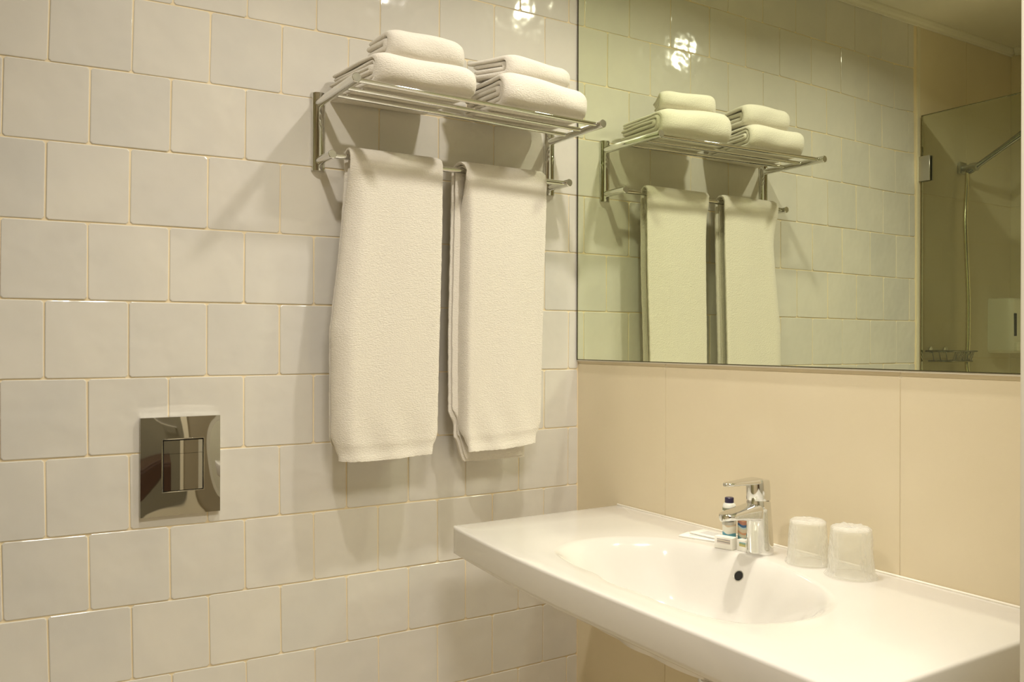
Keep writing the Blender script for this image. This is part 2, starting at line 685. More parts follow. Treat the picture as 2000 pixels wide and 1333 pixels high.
for t, dz in ((.35, 0), (.6, -.004), (.8, -.03), (.95, -.055)):
    ring = []
    for i in range(NO):
        b = inset(i, .008)
        r = rs[i] * 1.0
        c = (BC.x + cos(ths[i]) * r * .75, BC.y + sin(ths[i]) * r * .75)
        ring.append((b[0] + (c[0] - b[0]) * t, b[1] + (c[1] - b[1]) * t, ZB + dz))
    rings.append(ring)
V = [p for r in rings for p in r]
Fc = []
for k in range(len(rings) - 1):
    for i in range(NO):
        j = (i + 1) % NO
        Fc.append((k * NO + i, k * NO + j, (k + 1) * NO + j, (k + 1) * NO + i))
V.append((BC.x, BC.y, ZT - DEP))
for i in range(NO):
    Fc.append((len(V) - 1, (i + 1) % NO, i))
V.append((BC.x, BC.y, ZB - .06))
b0 = (len(rings) - 1) * NO
for i in range(NO):
    Fc.append((len(V) - 1, b0 + i, b0 + (i + 1) % NO))
basin = empty('washbasin', (-.25, -.7, ZT))
tag(basin, 'wide white ceramic wall-hung washbasin with an oval bowl under the mirror', 'sink')
rel(basin, pyobj('bowl', V, Fc, m_ceramic, None, 50))
bm = bmesh.new()
rod(bm, (-.0035, YR, ZT + .0008), (-.0035, YL, ZT + .0008), .0025, 10)
rel(basin, obj('silicone_bead', bm, m_silicone, None, 60))
# overflow hole on the back slope of the bowl
th0 = atan2(-.703 - BC.y, .16)
r0 = rad(th0)
rho = .865
def bp_(rho): return Vector((BC.x + cos(th0) * r0 * rho, BC.y + sin(th0) * r0 * rho, ZT + hz(rho)))
P0 = bp_(rho)
tan = (bp_(rho + .02) - bp_(rho - .02)).normalized()
side = Vector((-sin(th0), cos(th0), 0))
nrm = side.cross(tan).normalized()
if nrm.x > 0: nrm = -nrm
bm = bmesh.new()
lathe(bm, [(.0105, -.002), (.0108, .0008), (.0100, .0016), (.0090, .0010), (.0086, -.003)], P0, nrm, 36, close=False)
rel(basin, obj('overflow_ring', bm, m_steel, None, 60))
bm = bmesh.new()
lathe(bm, [(.0088, -.004), (.0088, .0007)], P0, nrm, 30)
rel(basin, obj('overflow_hole', bm, m_dark, None, 40))
bm = bmesh.new()
lathe(bm, [(.034, .0), (.034, .004), (.030, .007), (.010, .009), (.0005, .0095)], (BC.x, BC.y, ZT - DEP - .001), (0, 0, 1), 36, close=False)
rel(basin, obj('drain_plug', bm, m_chrome, None, 40))
bm = bmesh.new()
tube(bm, [(-.462 + .002 * cos(a), -.765 + .006 * cos(a), .786 - .006 * sin(a)) for a in [k * pi / 8 for k in range(9)]], .0012, 8)
rel(basin, obj('mounting_clip', bm, m_steel, None, 60))

trap = empty('bottle_trap', (-.215, -.716, .5))
tag(trap, 'chrome bottle trap hanging under the washbasin', 'pipe')
bm = bmesh.new()
lathe(bm, [(.017, .64), (.017, .728)], (-.215, -.716, 0), (0, 0, 1), 28)
rel(trap, obj('tailpiece', bm, m_chrome, None, 40))
bm = bmesh.new()
lathe(bm, [(.026, .606), (.029, .610), (.029, .636), (.026, .640), (.018, .641)], (-.215, -.716, 0), (0, 0, 1), 28)
rel(trap, obj('nut', bm, m_chrome, None, 40))
bm = bmesh.new()
lathe(bm, [(.022, .45), (.032, .455), (.034, .47), (.034, .592), (.030, .600), (.022, .603)], (-.215, -.716, 0), (0, 0, 1), 28)
rel(trap, obj('cup', bm, m_chrome, None, 40))
bm = bmesh.new()
rod(bm, (-.185, -.716, .56), (-.001, -.716, .56), .015)
lathe(bm, [(.03, 0), (.03, .004), (.017, .012)], (-.0015, -.716, .56), (-1, 0, 0), 28)
rel(trap, obj('waste_pipe', bm, m_chrome, None, 40))

# ------------------------------------------------------------------ tap
tap = empty('basin_tap', (-.080, -.702, ZT))
tag(tap, 'chrome single-lever mixer tap standing at the back of the washbasin', 'faucet')
FX, FY = -.078, -.702
lean = -.045


def ellring(cx, cy_, z, rx, ry, n=40, sq=2.0, tiltx=0.0):
    out = []
    for i in range(n):
        a = 2 * pi * i / n
        ca, sa = cos(a), sin(a)
        k = (abs(ca) ** sq + abs(sa) ** sq) ** (-1 / sq)
        x = rx * k * ca
        out.append((cx + x, cy_ + ry * k * sa, z + x * tiltx))
    return out


def loft(R, M, name, parent, smooth=40, cap=True):
    n = len(R[0])
    V = [p for r in R for p in r]
    Fc = [(k * n + i, k * n + (i + 1) % n, (k + 1) * n + (i + 1) % n, (k + 1) * n + i) for k in range(len(R) - 1) for i in range(n)]
    if cap:
        Fc += [tuple(range(n))[::-1], tuple(range((len(R) - 1) * n, len(R) * n))]
    return rel(parent, pyobj(name, V, Fc, M, None, smooth))


R = []
for z, rx, ry in [(0, .0262, .0245), (.002, .0268, .0250), (.006, .0268, .0250), (.03, .0262, .0243), (.06, .0252, .0233), (.085, .0242, .0224), (.100, .0236, .0219), (.1035, .0222, .0208)]:
    R.append(ellring(FX + lean * z, FY, ZT + z, rx, ry, tiltx=-.10 * z / .1))
loft(R, m_chrome, 'body', tap)
# spout: flat tongue running out over the bowl
R = []
for k in range(15):
    t = k / 14
    x = FX - .004 - .100 * t
    zt = ZT + .1025 - .017 * t
    th = .030 * (1 - t) ** 1.5 + .0135
    wd = .0205 - .0015 * t
    e = 1.0
    if t > .8:
        e = sqrt(max(0.02, 1 - ((t - .8) / .2) ** 2 * .93))
    ring = []
    n = 28
    for i in range(n):
        a = 2 * pi * i / n
        ca, sa = cos(a), sin(a)
        q = 3.5
        kk = (abs(ca) ** q + abs(sa) ** q) ** (-1 / q)
        ring.append((x, FY + wd * e * kk * ca, zt - th / 2 + th / 2 * kk * sa))
    R.append(ring)
loft(R, m_chrome, 'spout', tap, 50)
bm = bmesh.new()
lathe(bm, [(.0115, 0), (.0115, .006), (.0085, .0065), (.008, .003)], (FX - .087, FY, ZT + .0715), (0, 0, -1), 28)
rel(tap, obj('aerator', bm, m_steel, None, 40))
# dark seam + head + lever
bm = bmesh.new()
lathe(bm, [(.0196, 0), (.0196, .004)], (FX + lean * .103, FY, ZT + .1025), (0, 0, 1), 40)
rel(tap, obj('seam', bm, m_dark, None, 40))
R = []
hx = FX + lean * .11
for z, r in [(.1038, .0205), (.1048, .0222), (.112, .0226), (.136, .0224), (.1425, .0219), (.1445, .0205), (.1450, .017)]:
    R.append(ellring(hx - .06 * (z - .105), FY, ZT + z, r * 1.04, r, tiltx=-.09 * (z - .105) / .04))
head = loft(R, m_chrome, 'lever_head', tap)
R = []
for k in range(13):
    t = k / 12
    x = hx - .006 - .086 * t
    zc = ZT + .1415 - .001 * t
    th = .0075 - .0015 * t + .004 * (1 - t)
    wd = .0195 - .0075 * t
    e = sqrt(max(.05, 1 - ((t - .85) / .15) ** 2 * .9)) if t > .85 else 1
    ring = []
    for i in range(24):
        a = 2 * pi * i / 24
        ca, sa = cos(a), sin(a)
        kk = (abs(ca) ** 3.5 + abs(sa) ** 3.5) ** (-1 / 3.5)
        ring.append((x, FY + wd * e * kk * ca, zc + th / 2 * kk * sa))
    R.append(ring)
loft(R, m_chrome, 'lever', tap, 50)
bm = bmesh.new()
lathe(bm, [(.0016, 0), (.0016, .0008)], (hx - .0228, FY - .001, ZT + .124), (-1, 0, 0), 16)
o = rel(tap, obj('set_screw', bm, m_dark, None, 40))

# ------------------------------------------------------------------ toiletries by the tap
def bottle(x, y, h, r, lab, label, capm):
    t = empty('toiletry_bottle', (x, y, ZT))
    bm = bmesh.new()
    lathe(bm, [(r - .001, 0), (r, .001), (r, h * .80), (r * .93, h * .86), (r * .6, h * .90), (r * .55, h * .91)], (x, y, ZT), (0, 0, 1), 32)
    rel(t, obj('body', bm, m_white_plastic, None, 50))
    bm = bmesh.new()
    lathe(bm, [(r + .0004, h * .06), (r + .0004, h * .79)], (x, y, ZT), (0, 0, 1), 32, close=False)
    rel(t, obj('printed_label', bm, lab, None, 50))
    bm = bmesh.new()
    lathe(bm, [(r * .66, h * .84), (r * .68, h * .845), (r * .68, h * .99), (r * .6, h)], (x, y, ZT), (0, 0, 1), 28)
    rel(t, obj('cap', bm, capm, None, 40))
    tag(t, label, 'bottle')


bottle(-.084, -.627, .097, .0130, m_label_a, 'small white toiletry bottle with blue bands and a navy cap, left behind the tap', m_navy)
bottle(-.058, -.643, .080, .0128, m_label_b, 'small toiletry bottle with a brown and blue printed label, right behind the tap', m_white_plastic)


def packet(c, rz, sx, sy_, sz, pm, label, nm='soap_packet', cat='soap', tilt=0.0):
    t = empty(nm, (c[0], c[1], ZT))
    t.rotation_euler = (0, tilt, rz)
    o = boxo('wrapper', (-sx / 2, -sy_ / 2, 0), (sx / 2, sy_ / 2, sz), m_paper, t, bev=min(.0012, sz * .3), seg=2, smooth=40)
    if pm:
        if sz > .01:
            boxo('print', (-sx / 2 - .0003, -sy_ / 2 + .005, sz * .45), (-sx / 2 + .001, sy_ / 2 - .006, sz * .82), pm, t)
        else:
            boxo('print', (-sx / 2 + .008, -sy_ / 2 + .01, sz - .0004), (sx / 2 - .008, sy_ / 2 - .02, sz + .0002), pm, t)
    tag(t, label, cat)
    return t


packet((-.108, -.6405), .25, .018, .040, .024, m_label_c, 'small white wrapped soap packet with grey print, in front of the bottles beside the tap')
packet((-.092, -.6755), .12, .016, .026, .022, m_label_d, 'small white wrapped soap packet with olive print, tucked against the tap')
m_blue = mat('faint_blue_print', srgb(214, 214, 210), .5)
packet((-.082, -.548), .35, .045, .085, .0035, m_blue, 'flat white sachet lying lowest, left of the tap', 'sachet', 'sachet')
t2 = packet((-.062, -.558), .10, .045, .085, .0035, m_blue, 'flat white sachet lying on top of another, left of the tap', 'sachet', 'sachet')
t2.location.z = ZT + .0042

# ------------------------------------------------------------------ wrapped cups
def cup(x, y, h, rt, rb, fl, seed, label, wr):
    rnd = random.Random(seed)
    t = empty('plastic_cup', (x, y, ZT))
    bm = bmesh.new()
    lathe(bm, [(rb + .0015, .0006), (rb + .002, .0016), (rb + .0012, .003), (rb, .0035), (rt, h - .005), (rt - .002, h - .001), (rt - .005, h - .0005),
               (.001, h - .0015)], (x, y, ZT), (0, 0, 1), 48, close=False)
    rel(t, obj('cup', bm, m_cup, None, 60))
    # film wrapper: fluted, folded over the closed end, spreading at the foot
    n, mm = 72, 22
    ph = [rnd.uniform(0, 2 * pi) for _ in range(8)]
    V = []
    for k in range(mm):
        s = k / (mm - 1)
        for i in range(n):
            a = 2 * pi * i / n
            z = .0008 + (h + .002) * min(1, s / .78)
            r = (rb + (rt - rb) * min(1, s / .78)) + .0025
            if s < .10:
                r += (fl) * (1 - s / .10) ** 1.4
            if s > .78:
                q = (s - .78) / .22
                r = (rt + .0025) * (1 - q) + .0005
                z = h + .0028 + .002 * sin(q * pi) - .0015 * q
            wob = wr * (sin(7 * a + ph[0] + 3 * s) * .5 + sin(13 * a + ph[1] - 5 * s) * .35 + sin(5 * a + ph[2] + 12 * s) * .4 + sin(21 * a + ph[3] + 7 * s) * .25)
            edge = sm((k) / 3) if s < .1 else 1
            rr = r + wob * (1 if s < .85 else (1 - (s - .85) / .15)) * (.4 + .6 * edge)
            rr = max(rr, .0004)
            zz = z + (abs(wob) * 1.2 if s > .8 else 0)
            V.append((x + rr * cos(a), y + rr * sin(a), ZT + zz))
    Fc = [(k * n + i, k * n + (i + 1) % n, (k + 1) * n + (i + 1) % n, (k + 1) * n + i) for k in range(mm - 1) for i in range(n)]
    rel(t, pyobj('film_wrapper', V, Fc, m_bag, None, 180))
    tag(t, label, 'cup')


cup(-.060, -.800, .077, .0295, .0355, .003, 3, 'upside-down clear plastic cup in smooth film, the one nearer the tap', .0006)
cup(-.066, -.897, .082, .0315, .0365, .006, 5, 'upside-down plastic cup in crinkled film, the one farther from the tap', .0015)

# ------------------------------------------------------------------ flush plate
fp = empty('flush_plate', (-1.012, 0, 1.0))
tag(fp, 'rectangular polished chrome toilet flush plate set in the tiled wall', 'flush plate')
px0, px1, pz0, pz1, dpt = -1.090, -.935, .903, 1.103, .011
# slightly pillowed front with an opening for the buttons
bx0, bx1, bz0, bz1 = -1.049, -.969, .952, 1.058
V, Fc = [], []
nx, nz = 30, 36
xs = sorted(set([px0 + (px1 - px0) * i / nx for i in range(nx + 1)] + [bx0, bx1]))
zs = sorted(set([pz0 + (pz1 - pz0) * i / nz for i in range(nz + 1)] + [bz0, bz1]))
xs = [x for x in xs if x in (bx0, bx1) or min(abs(x - bx0), abs(x - bx1)) > .002]
zs = [z for z in zs if z in (bz0, bz1) or min(abs(z - bz0), abs(z - bz1)) > .002]


def pil(x, z):
    u = (x - px0) / (px1 - px0) * 2 - 1
    v = (z - pz0) / (pz1 - pz0) * 2 - 1
    return -dpt - .0022 * (1 - abs(u) ** 2.2) * (1 - abs(v) ** 2.4) - .0009 * sin(2.2 * u + 1.2 * v)


for z in zs:
    for x in xs:
        V.append((x, pil(x, z), z))
W_ = len(xs)
for j in range(len(zs) - 1):
    for i in range(W_ - 1):
        if xs[i] >= bx0 - 1e-6 and xs[i + 1] <= bx1 + 1e-6 and zs[j] >= bz0 - 1e-6 and zs[j + 1] <= bz1 + 1e-6:
            continue
        Fc.append((j * W_ + i, j * W_ + i + 1, (j + 1) * W_ + i + 1, (j + 1) * W_ + i))
# rim to the wall
per = [(i, 0) for i in range(W_)] + [(W_ - 1, j) for j in range(1, len(zs))] + [(i, len(zs) - 1) for i in range(W_ - 2, -1, -1)] + [(0, j) for j in range(len(zs) - 2, 0, -1)]
base = len(V)
for i, j in per:
    V.append((xs[i], -.0002, zs[j]))
npn = len(per)
for k in range(npn):
    a, b = per[k], per[(k + 1) % npn]
    Fc.append((a[1] * W_ + a[0], b[1] * W_ + b[0], base + (k + 1) % npn, base + k))
rel(fp, pyobj('plate', V, Fc, m_plate, None, 40))
# raised bright frame round the buttons
bm = bmesh.new()
for a, b in [((bx0 - .0015, bz0 - .0015), (bx1 + .0015, bz0 + .0005)), ((bx0 - .0015, bz1 - .0005), (bx1 + .0015, bz1 + .0015)),
             ((bx0 - .0015, bz0), (bx0 + .0005, bz1)), ((bx1 - .0005, bz0), (bx1 + .0015, bz1))]:
    box(bm, (a[0], -.0155, a[1]), (b[0], -.008, b[1]), .0004, 1)
rel(fp, obj('button_frame', bm, m_chrome, None, 40))
rel(fp, boxo('recess', (bx0, -.007, bz0), (bx1, -.002, bz1), m_dark))
def button(name, z0, z1):
    V, Fc = [], []
    n, k = 14, 8
    a0, a1 = bx0 + .0028, bx1 - .0018
    for j in range(k + 1):
        for i in range(n + 1):
            u, v = i / n * 2 - 1, j / k * 2 - 1
            V.append((a0 + (a1 - a0) * i / n, -.0128 - .0012 * (1 - u * u) , z0 + (z1 - z0) * j / k))
    for j in range(k):
        for i in range(n):
            q = j * (n + 1) + i
            Fc.append((q, q + 1, q + n + 2, q + n + 1))
    per = [(i, 0) for i in range(n + 1)] + [(n, j) for j in range(1, k + 1)] + [(i, k) for i in range(n - 1, -1, -1)] + [(0, j) for j in range(k - 1, 0, -1)]
    b = len(V)
    for i, j in per:
        v = V[j * (n + 1) + i]
        V.append((v[0], -.004, v[2]))
    for q in range(len(per)):
        c, d = per[q], per[(q + 1) % len(per)]
        Fc.append((c[1] * (n + 1) + c[0], d[1] * (n + 1) + d[0], b + (q + 1) % len(per), b + q))
    rel(fp, pyobj(name, V, Fc, m_plate, None, 30))
button('small_button', 1.0285, bz1 - .0030)
button('large_button', bz0 + .0016, 1.0280)

# ------------------------------------------------------------------ towel rack
rack = empty('towel_rack', (-.41, 0, 1.65))
tag(rack, 'chrome wall-mounted towel rack with a barred shelf above and a single rail below', 'towel rack')
RL, RRx, SZL = -.722, -.098, 1.789
for x, z0, z1, zs_, zr in [(RL, 1.638, 1.812, 1.789, 1.660), (RRx, 1.640, 1.806, 1.781, 1.661)]:
    bm = bmesh.new()
    # wall plate: half round upright
    R = []
    for z in (z0, z1):
        R.append([(x + .0158 * cos(a), -.0008 - .014 * sin(a), z) for a in [pi * k / 16 for k in range(17)]])
    n = 17
    V = R[0] + R[1]
    Fc = [(i, i + 1, n + i + 1, n + i) for i in range(n - 1)] + [(n - 1, 0, n, 2 * n - 1), tuple(range(n)), tuple(range(n, 2 * n))]
    rel(rack, pyobj('wall_plate', V, Fc, m_chrome, None, 40))
    bm.free()
    bm = bmesh.new()
    rod(bm, (x, -.012, zs_), (x, -.232, zs_), .0098, 28)
    arm = rel(rack, obj('shelf_arm', bm, m_chrome, None, 40))
    bm = bmesh.new()
    lathe(bm, [(.0088, 0), (.0088, .0006)], (x, -.232, zs_), (0, -1, 0), 28)
    c = obj('end_cap', bm, m_cut, None, 40)
    c.parent = arm
    bm = bmesh.new()
    rod(bm, (x, -.012, zr), (x, -.095, zr), .0092, 28)
    arm = rel(rack, obj('rail_arm', bm, m_chrome, None, 40))
    bm = bmesh.new()
    lathe(bm, [(.0082, 0), (.0082, .0006)], (x, -.095, zr), (0, -1, 0), 28)
    c = obj('end_cap', bm, m_cut, None, 40)
    c.parent = arm
for y in (-.088, -.150, -.213):
    bm = bmesh.new()
    rod(bm, (RL + .007, y, 1.790), (RRx - .007, y, 1.782), .0052, 20)
    rel(rack, obj('shelf_bar', bm, m_chrome, None, 40))
bm = bmesh.new()
rod(bm, (RL + .006, -.078, 1.661), (RRx - .006, -.078, 1.661), .0065, 20)
rel(rack, obj('towel_rail', bm, m_chrome, None, 40))

# ------------------------------------------------------------------ hanging towels
def hanging(label, xlt, xlb, xrt, xrb, zf, zbk, back_dx, seed, side_roll, zb_wave):
    """sheet folded lengthwise and hung over the rail: nested outer and inner layer, left edge rounded"""
    rnd = random.Random(seed)
    RY, RZ = -.078, 1.661
    root = empty('hanging_towel', ((xlt + xrt) / 2, RY, zf))
    tag(root, label, 'towel', 'towels hanging from the rail')

    def sheet(name, r, th, zfront, zback, dxl, dxr, par, hem=True):
        ns, nu = 130, 44
        # length param: front bottom -> up -> over -> back bottom
        Lf, La, Lb = (RZ - zfront), pi * r, (RZ - zback)
        T = Lf + La + Lb
        grid = []
        for j in range(ns + 1):
            s = T * j / ns
            if s < Lf:
                y, z, ny, nz, fr = RY - r, zfront + s, -1, 0, 1
            elif s < Lf + La:
                a = (s - Lf) / r
                y, z, ny, nz, fr = RY - r * cos(a), RZ + r * sin(a), -cos(a), sin(a), 1 - (s - Lf) / La
            else:
                y, z, ny, nz, fr = RY + r, RZ - (s - Lf - La), 1, 0, 0
            down = sm((RZ - z) / .65) if z < RZ else 0
            xl = xlt + (xlb - xlt) * min(1, down * 1.6) + dxl + back_dx * (1 - fr)
            xr = xrt + (xrb - xrt) * down + dxr + back_dx * .5 * (1 - fr)
            pinch = sm((zfront + .06 - z) / .06) * .014
            row = []
            for i in range(nu + 1):
                u = i / nu
                uu = u
                x = (xl + pinch) + (xr - pinch - xl - pinch) * uu
                amp = .0035 * min(1, (RZ + r - z) / .25)
                yy = y + amp * (sin(6 * u + seed + 3 * z) * .6 + sin(13 * u + 2 * seed - 4 * z) * .35)
                zz = z
                if fr == 1 and z < RZ:
                    # left edge rolls back towards the wall, more so lower down
                    roll = max(0, 1 - (x - xl) / side_roll)
                    yy += .026 * roll ** 2 * sm((RZ - z) / .12)
                    zz += zb_wave(u) * (1 - sm((z - zfront) / .25))
                    # lower folds near the hem
                    q = 1 - sm((z - zfront) / .16)
                    yy += q * .0022 * sin(16 * u + 25 * (z - zfront) + seed)
                if hem and abs(fr - 1) < 1e-6:
                    d = z - zfront
                    yy += .0030 * math.exp(-((d - .021) / .0026) ** 2)
                if z < RZ and fr == 0:
                    if back_dx:
                        zz += .060 * (1 - sm(u / .14)) * (1 - sm((z - zback) / .20))
                    yy = min(yy, -.012)
                row.append((x + rnd.uniform(-.0006, .0006), yy, zz + (rnd.uniform(-.0008, .0008) if j in (0, ns) else 0), ny, nz))
            grid.append(row)
        V = []
        for sgn in (1, -1):
            for row in grid:
                for i, p in enumerate(row):
                    e = min(i, nu - i)
                    k = th / 2 * (0.45 if e == 0 else (.85 if e == 1 else 1))
                    V.append((p[0], p[1] + sgn * p[3] * k, p[2] + sgn * p[4] * k))
        NU = nu + 1
        off = (ns + 1) * NU
        Fc = []
        for j in range(ns):
            for i in range(nu):
                q = j * NU + i
                Fc.append((q, q + 1, q + NU + 1, q + NU))
                Fc.append((off + q, off + q + NU, off + q + NU + 1, off + q + 1))
            for i in (0, nu):
                q = j * NU + i
                Fc.append((q, q + NU, off + q + NU, off + q))
        for i in range(nu):
            for j in (0, ns):
                q = j * NU + i
                Fc.append((q, q + 1, off + q + 1, off + q))
        return rel(par, pyobj(name, V, Fc, m_towel, None, 60))

    sheet('outer_fold', .0185, .0085, zf, zbk, 0, 0, root)
    sheet('inner_fold', .0110, .0060, zf + .012, zbk + .006, .006, -.008, root, hem=False)


hanging('long white terry towel hanging left on the rail, the wider of the two hanging towels', -.682, -.716, -.459, -.472, .998, 1.03, 0.0, 1, .045,
        lambda u: -.004 * sin(pi * u) + .004 * u)
hanging('long white terry towel hanging right on the rail, its rear flap showing below the front', -.396, -.402, -.170, -.186, 1.000, .972, -.020, 4, .016,
        lambda u: .010 * u - .004 * sin(pi * u))


# ------------------------------------------------------------------ folded towels on the shelf
def folded(label, cx, cyf, z0, wx, dep, H, th, nU, rz, seed, droop=0.0, skew=0.0):
    """nested U folds, the round side to the front; local x along the fold, y from the front (0) to the back (dep)"""
    rnd = random.Random(seed)
    root = empty('folded_towel', (cx, cyf, z0))
    root.rotation_euler = (0, 0, rz)
    tag(root, label, 'towel', 'folded towels on the rack shelf')
    V, Fc = [], []
    NX = 26
    for k in range(nU):
        hb, ht = k * th + th / 2, H - k * th - th / 2
        hr = (ht - hb) / 2
        hc = (ht + hb) / 2
        front = k * th * 1.1 + th / 2
        cl = []
        endb = dep - rnd.uniform(0, .012) - k * .004
        endt = dep - rnd.uniform(0, .014) - k * .002
        nst = 14
        xc = front + hr * .85
        for i in range(nst):
            cl.append((endb + (xc - endb) * i / nst, hb))
        for i in range(17):
            a = -pi / 2 + pi * i / 16
            q = 2.4
            ca, sa = cos(a), sin(a)
            kk = (abs(ca) ** q + abs(sa) ** q) ** (-1 / q)
            cl.append((xc - hr * .85 * kk * ca, hc + hr * kk * sa))
        for i in range(1, nst + 1):
            cl.append((xc + (endt - xc) * i / nst, ht))
        # gentle unevenness of the layers
        p1, p2 = rnd.uniform(0, 6), rnd.uniform(0, 6)
        cl = [(d, h + .0012 * sin(38 * d + p1) * (1 if h > hc else .4)) for d, h in cl]
        n = len(cl)
        t2 = th / 2 * .95
        out, inn = [], []
        for i in range(n):
            a, b = cl[max(0, i - 1)], cl[min(n - 1, i + 1)]
            tx, ty = b[0] - a[0], b[1] - a[1]
            l = sqrt(tx * tx + ty * ty)
            nx_, ny_ = ty / l, -tx / l
            out.append((cl[i][0], cl[i][1], nx_, ny_))
        def prof(scale):
            o = [(d + nx_ * t2 * scale, h + ny_ * t2 * scale) for d, h, nx_, ny_ in out]
            i_ = [(d - nx_ * t2 * scale, h - ny_ * t2 * scale) for d, h, nx_, ny_ in out][::-1]
            # round the two cut ends
            e1 = (out[-1][0] + t2 * .9 * scale, out[-1][1])
            e0 = (out[0][0] + t2 * .9 * scale, out[0][1])
            return o + [e1] + i_ + [e0]
        rnga, rngb = rnd.uniform(-.004, .004), rnd.uniform(-.004, .004)
        base = len(V)
        m_ = None
        for j in range(NX + 1):
            u = j / NX
            if j == 0: xx, sc = 0.0, .45
            elif j == 1: xx, sc = .0022, .85
            elif j == 2: xx, sc = .006, 1.0
            elif j == NX: xx, sc = 1.0, .45
            elif j == NX - 1: xx, sc = 1 - .0022 / wx, .85
            elif j == NX - 2: xx, sc = 1 - .006 / wx, 1.0
            else: xx, sc = (j - 2) / (NX - 4), 1.0
            if j in (1, 2): xx = xx / wx
            x = -wx / 2 + rnga + (wx + rngb - rnga) * xx
            P = prof(sc)
            m_ = len(P)
            e = max(0, 1 - min(xx, 1 - xx) * wx / .032)
            for d, h in P:
                fr = max(0, 1 - d / .09)
                dd = d + .014 * e * e * fr + .0012 * sin(9 * xx + seed + h * 60)
                hh = h * (1 - .10 * e * e * (h / H)) - droop * (xx) * (h / H) + .0014 * sin(7 * xx + 1.7 * seed) * (h / H) - .004 * (d / dep) * (h / H)
                V.append((x + skew * d / dep, dd, hh + .001))
        for j in range(NX):
            for i in range(m_):
                a = base + j * m_ + i
                b = base + j * m_ + (i + 1) % m_
                Fc.append((a, b, b + m_, a + m_))
        # end caps: stitch outer and inner runs
        for j, flip in ((0, False), (NX, True)):
            q = base + j * m_
            nn = n
            for i in range(nn - 1):
                Fc.append((q + i, q + i + 1, q + 2 * nn + 1 - 1 - i - 0 - 0 if False else q + nn + 1 + (nn - 2 - i), q + nn + 1 + (nn - 1 - i)))
            Fc.append((q + nn - 1, q + nn, q + nn + 1))
            Fc.append((q + 2 * nn, q + 2 * nn + 1, q))
    o = pyobj('cloth', V, Fc, m_towel, root, 70)
    return root


SH = 1.7955
folded('large folded white towel at the bottom of the left stack on the rack shelf', -.552, -.224, SH, .232, .212, .068, .0115, 3, -.05, 1, droop=.004, skew=-.038)
folded('small folded white towel on top of the left stack on the rack shelf', -.541, -.197, SH + .066, .184, .115, .064, .0155, 2, .0, 2, droop=.002, skew=-.010)
folded('large folded white towel at the bottom of the right stack, nearest the mirror', -.243, -.224, SH - .004, .244, .190, .083, .0138, 3, .03, 3, droop=.014, skew=-.004)
folded('small folded white towel on top of the right stack, nearest the mirror', -.238, -.192, SH + .074, .182, .112, .052, .0128, 2, .08, 4, droop=.006, skew=-.05)

# ------------------------------------------------------------------ shower side (seen in the mirror)
GX = -1.54
scr = empty('shower_screen', (GX, -.4, 0))
tag(scr, 'frameless clear glass shower screen hinged at the end of the glazed tiles', 'shower screen')
rel(scr, boxo('glass_pane', (GX - .004, -.80, .012), (GX + .004, -.012, 2.076), m_glass, bev=0))
bm = bmesh.new()
box(bm, (GX - .0042, -.80, 2.0762), (GX + .0042, -.012, 2.0785))
box(bm, (GX - .0042, -.0118, .012), (GX + .0042, -.0095, 2.0785))
rel(scr, obj('polished_edge', bm, m_glass_edge))
for z in (1.885, .30):
    bm = bmesh.new()
    box(bm, (GX - .011, -.046, z - .045), (GX - .0046, -.001, z + .045), .001, 1)
    box(bm, (GX + .0046, -.046, z - .045), (GX + .011, -.001, z + .045), .001, 1)
    box(bm, (GX - .006, -.008, z - .045), (GX + .006, .0, z + .045))
    rel(scr, obj('hinge', bm, m_steel, None, 40))

sho = empty('hand_shower', (-1.80, -.03, 1.92))
tag(sho, 'chrome hand shower in its wall holder with long metal hose and mixer valve', 'shower')
bm = bmesh.new()
box(bm, (-1.822, -.012, 1.895), (-1.778, -.0003, 1.939), .002)
lathe(bm, [(.012, 0), (.012, .03), (.016, .032), (.016, .056), (.010, .058)], (-1.80, -.008, 1.915), (0, -1, 0), 24)
rel(sho, obj('wall_holder', bm, m_steel, None, 40))
bm = bmesh.new()
H0, H1 = Vector((-1.797, -.045, 1.905)), Vector((-1.842, -.215, 2.020))
D = H1 - H0
lathe(bm, [(.008, -.02), (.010, -.01), (.0115, .0), (.0115, .025), (.0095, .03), (.0100, D.length * .55), (.0125, D.length * .97), (.012, D.length)], H0, D, 24)
rel(sho, obj('handle', bm, m_dark_steel, None, 40))
bm = bmesh.new()
hd = (H1 - H0).normalized()
down = Vector((-.05, -.55, -.83)).normalized()
lathe(bm, [(.012, -.022), (.028, -.016), (.042, -.004), (.044, .004), (.041, .010), (.002, .010)], H1 + hd * .035, down, 32)
rel(sho, obj('spray_head', bm, m_dark_steel, None, 40))
hose = spline([H0 - D.normalized() * .018, (-1.783, -.035, 1.84), (-1.764, -.04, 1.72), (-1.760, -.048, 1.58), (-1.768, -.05, 1.42), (-1.768, -.05, 1.28), (-1.760, -.052, 1.16),
               (-1.775, -.075, 1.07), (-1.80, -.066, 1.06), (-1.80, -.065, 1.08)], 14)
bm = bmesh.new()
tube(bm, hose, lambda i: .0082 + (.0008 if i % 2 else 0), 12)
rel(sho, obj('hose', bm, m_hose, None, 60))

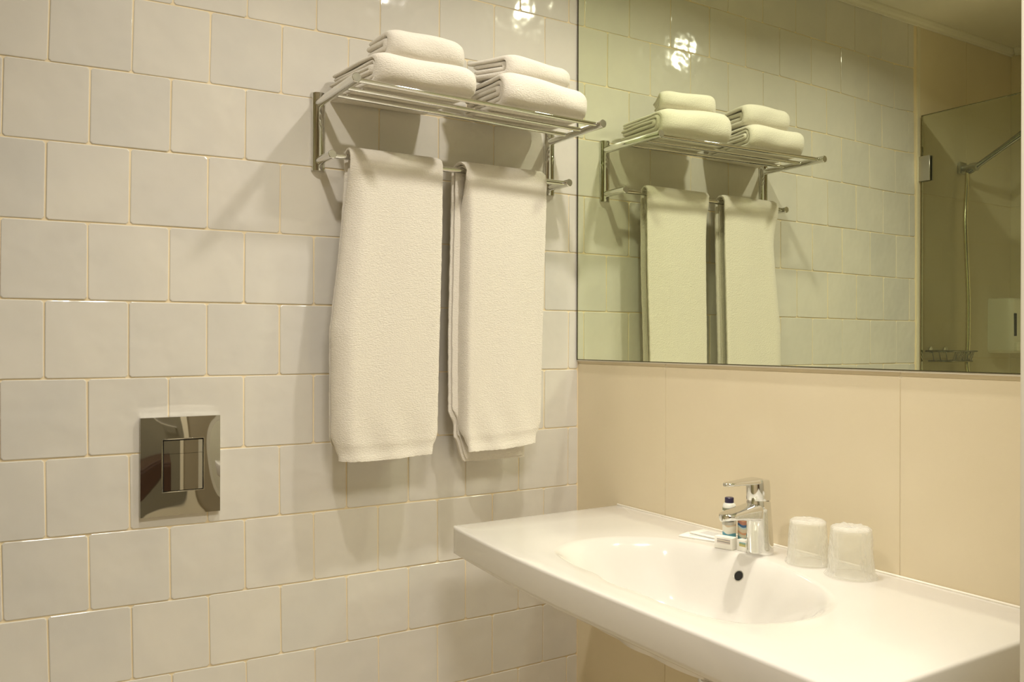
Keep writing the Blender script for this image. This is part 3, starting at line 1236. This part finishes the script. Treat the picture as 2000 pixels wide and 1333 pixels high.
bm = bmesh.new()
rod(bm, (-1.73, -.065, 1.095), (-1.87, -.065, 1.095), .021, 28, .003)
rel(sho, obj('mixer_body', bm, m_chrome, None, 40))
bm = bmesh.new()
lathe(bm, [(.018, 0), (.024, .006), (.024, .03), (.018, .034)], (-1.80, -.065, 1.112), (0, -.25, 1), 28)
rel(sho, obj('control_knob', bm, m_chrome, None, 40))
for x in (-1.74, -1.86):
    bm = bmesh.new()
    rod(bm, (x, -.045, 1.095), (x, -.0003, 1.095), .012)
    lathe(bm, [(.028, 0), (.028, .003), (.014, .012)], (x, -.0003, 1.095), (0, -1, 0), 28)
    rel(sho, obj('wall_inlet', bm, m_chrome, None, 40))

# wire soap basket
bk = empty('wire_soap_basket', (-1.685, -.05, 1.19))
tag(bk, 'small chrome wire soap basket on the beige shower wall', 'basket')
X0, X1, Y0, Y1, ZA, ZC = -1.732, -1.575, -.004, -.105, 1.192, 1.228
bm = bmesh.new()
for z, i_ in ((ZC, 0), (ZA, .012)):
    P = [(X0 + i_, Y0 - i_ * .3, z), (X1 - i_, Y0 - i_ * .3, z), (X1 - i_, Y1 + i_, z), (X0 + i_, Y1 + i_, z)]
    for k in range(4):
        rod(bm, P[k], P[(k + 1) % 4], .0028, 10)
rel(bk, obj('rim', bm, m_dark_steel, None, 50))
bm = bmesh.new()
for k in range(1, 15):
    x = X0 + .012 + (X1 - X0 - .024) * k / 15
    rod(bm, (x, Y0, ZA), (x, Y1 + .012, ZA), .0014, 6)
    rod(bm, (x, Y1 + .012, ZA), (x, Y1, ZC), .0014, 6)
for k in range(1, 4):
    y = Y0 + (Y1 - Y0) * k / 4
    rod(bm, (X0, y, ZC), (X0 + .012, y, ZA), .0014, 6)
    rod(bm, (X1, y, ZC), (X1 - .012, y, ZA), .0014, 6)
rel(bk, obj('wires', bm, m_dark_steel, None, 50))
for x in (-1.70, -1.61):
    bm = bmesh.new()
    lathe(bm, [(.012, 0), (.012, .004), (.006, .006)], (x, -.0003, 1.232), (0, -1, 0), 20)
    rel(bk, obj('wall_fixing', bm, m_chrome, None, 50))

# soap dispenser
dsp = empty('soap_dispenser', (-2.03, -.05, 1.22))
tag(dsp, 'white plastic wall soap dispenser with a dark level window in the shower corner', 'soap dispenser')
V = []
R = []
for z, k in [(1.219, .80), (1.224, .93), (1.235, 1.0), (1.33, 1.0), (1.42, .97), (1.429, .92), (1.4315, .80)]:
    ring = []
    n = 40
    w2, d2 = .050 * k, .094 * k
    for i in range(n + 1):
        a = pi * i / n
        ca, sa = cos(a), sin(a)
        q = 7
        kk = (abs(ca) ** q + abs(sa) ** q) ** (-1 / q)
        ring.append((-2.036 + w2 * kk * ca, -.0004 - d2 * kk * sa, z))
    R.append(ring)
loft(R, m_disp, 'housing', dsp, 50)
rel(dsp, boxo('level_window', (-2.018, -.0952, 1.285), (-2.000, -.0930, 1.372), m_dark, bev=.001, seg=1))
bm = bmesh.new()
box(bm, (-2.066, -.106, 1.228), (-2.004, -.088, 1.262), .005, 3)
rel(dsp, obj('push_lever', bm, m_disp, None, 50))
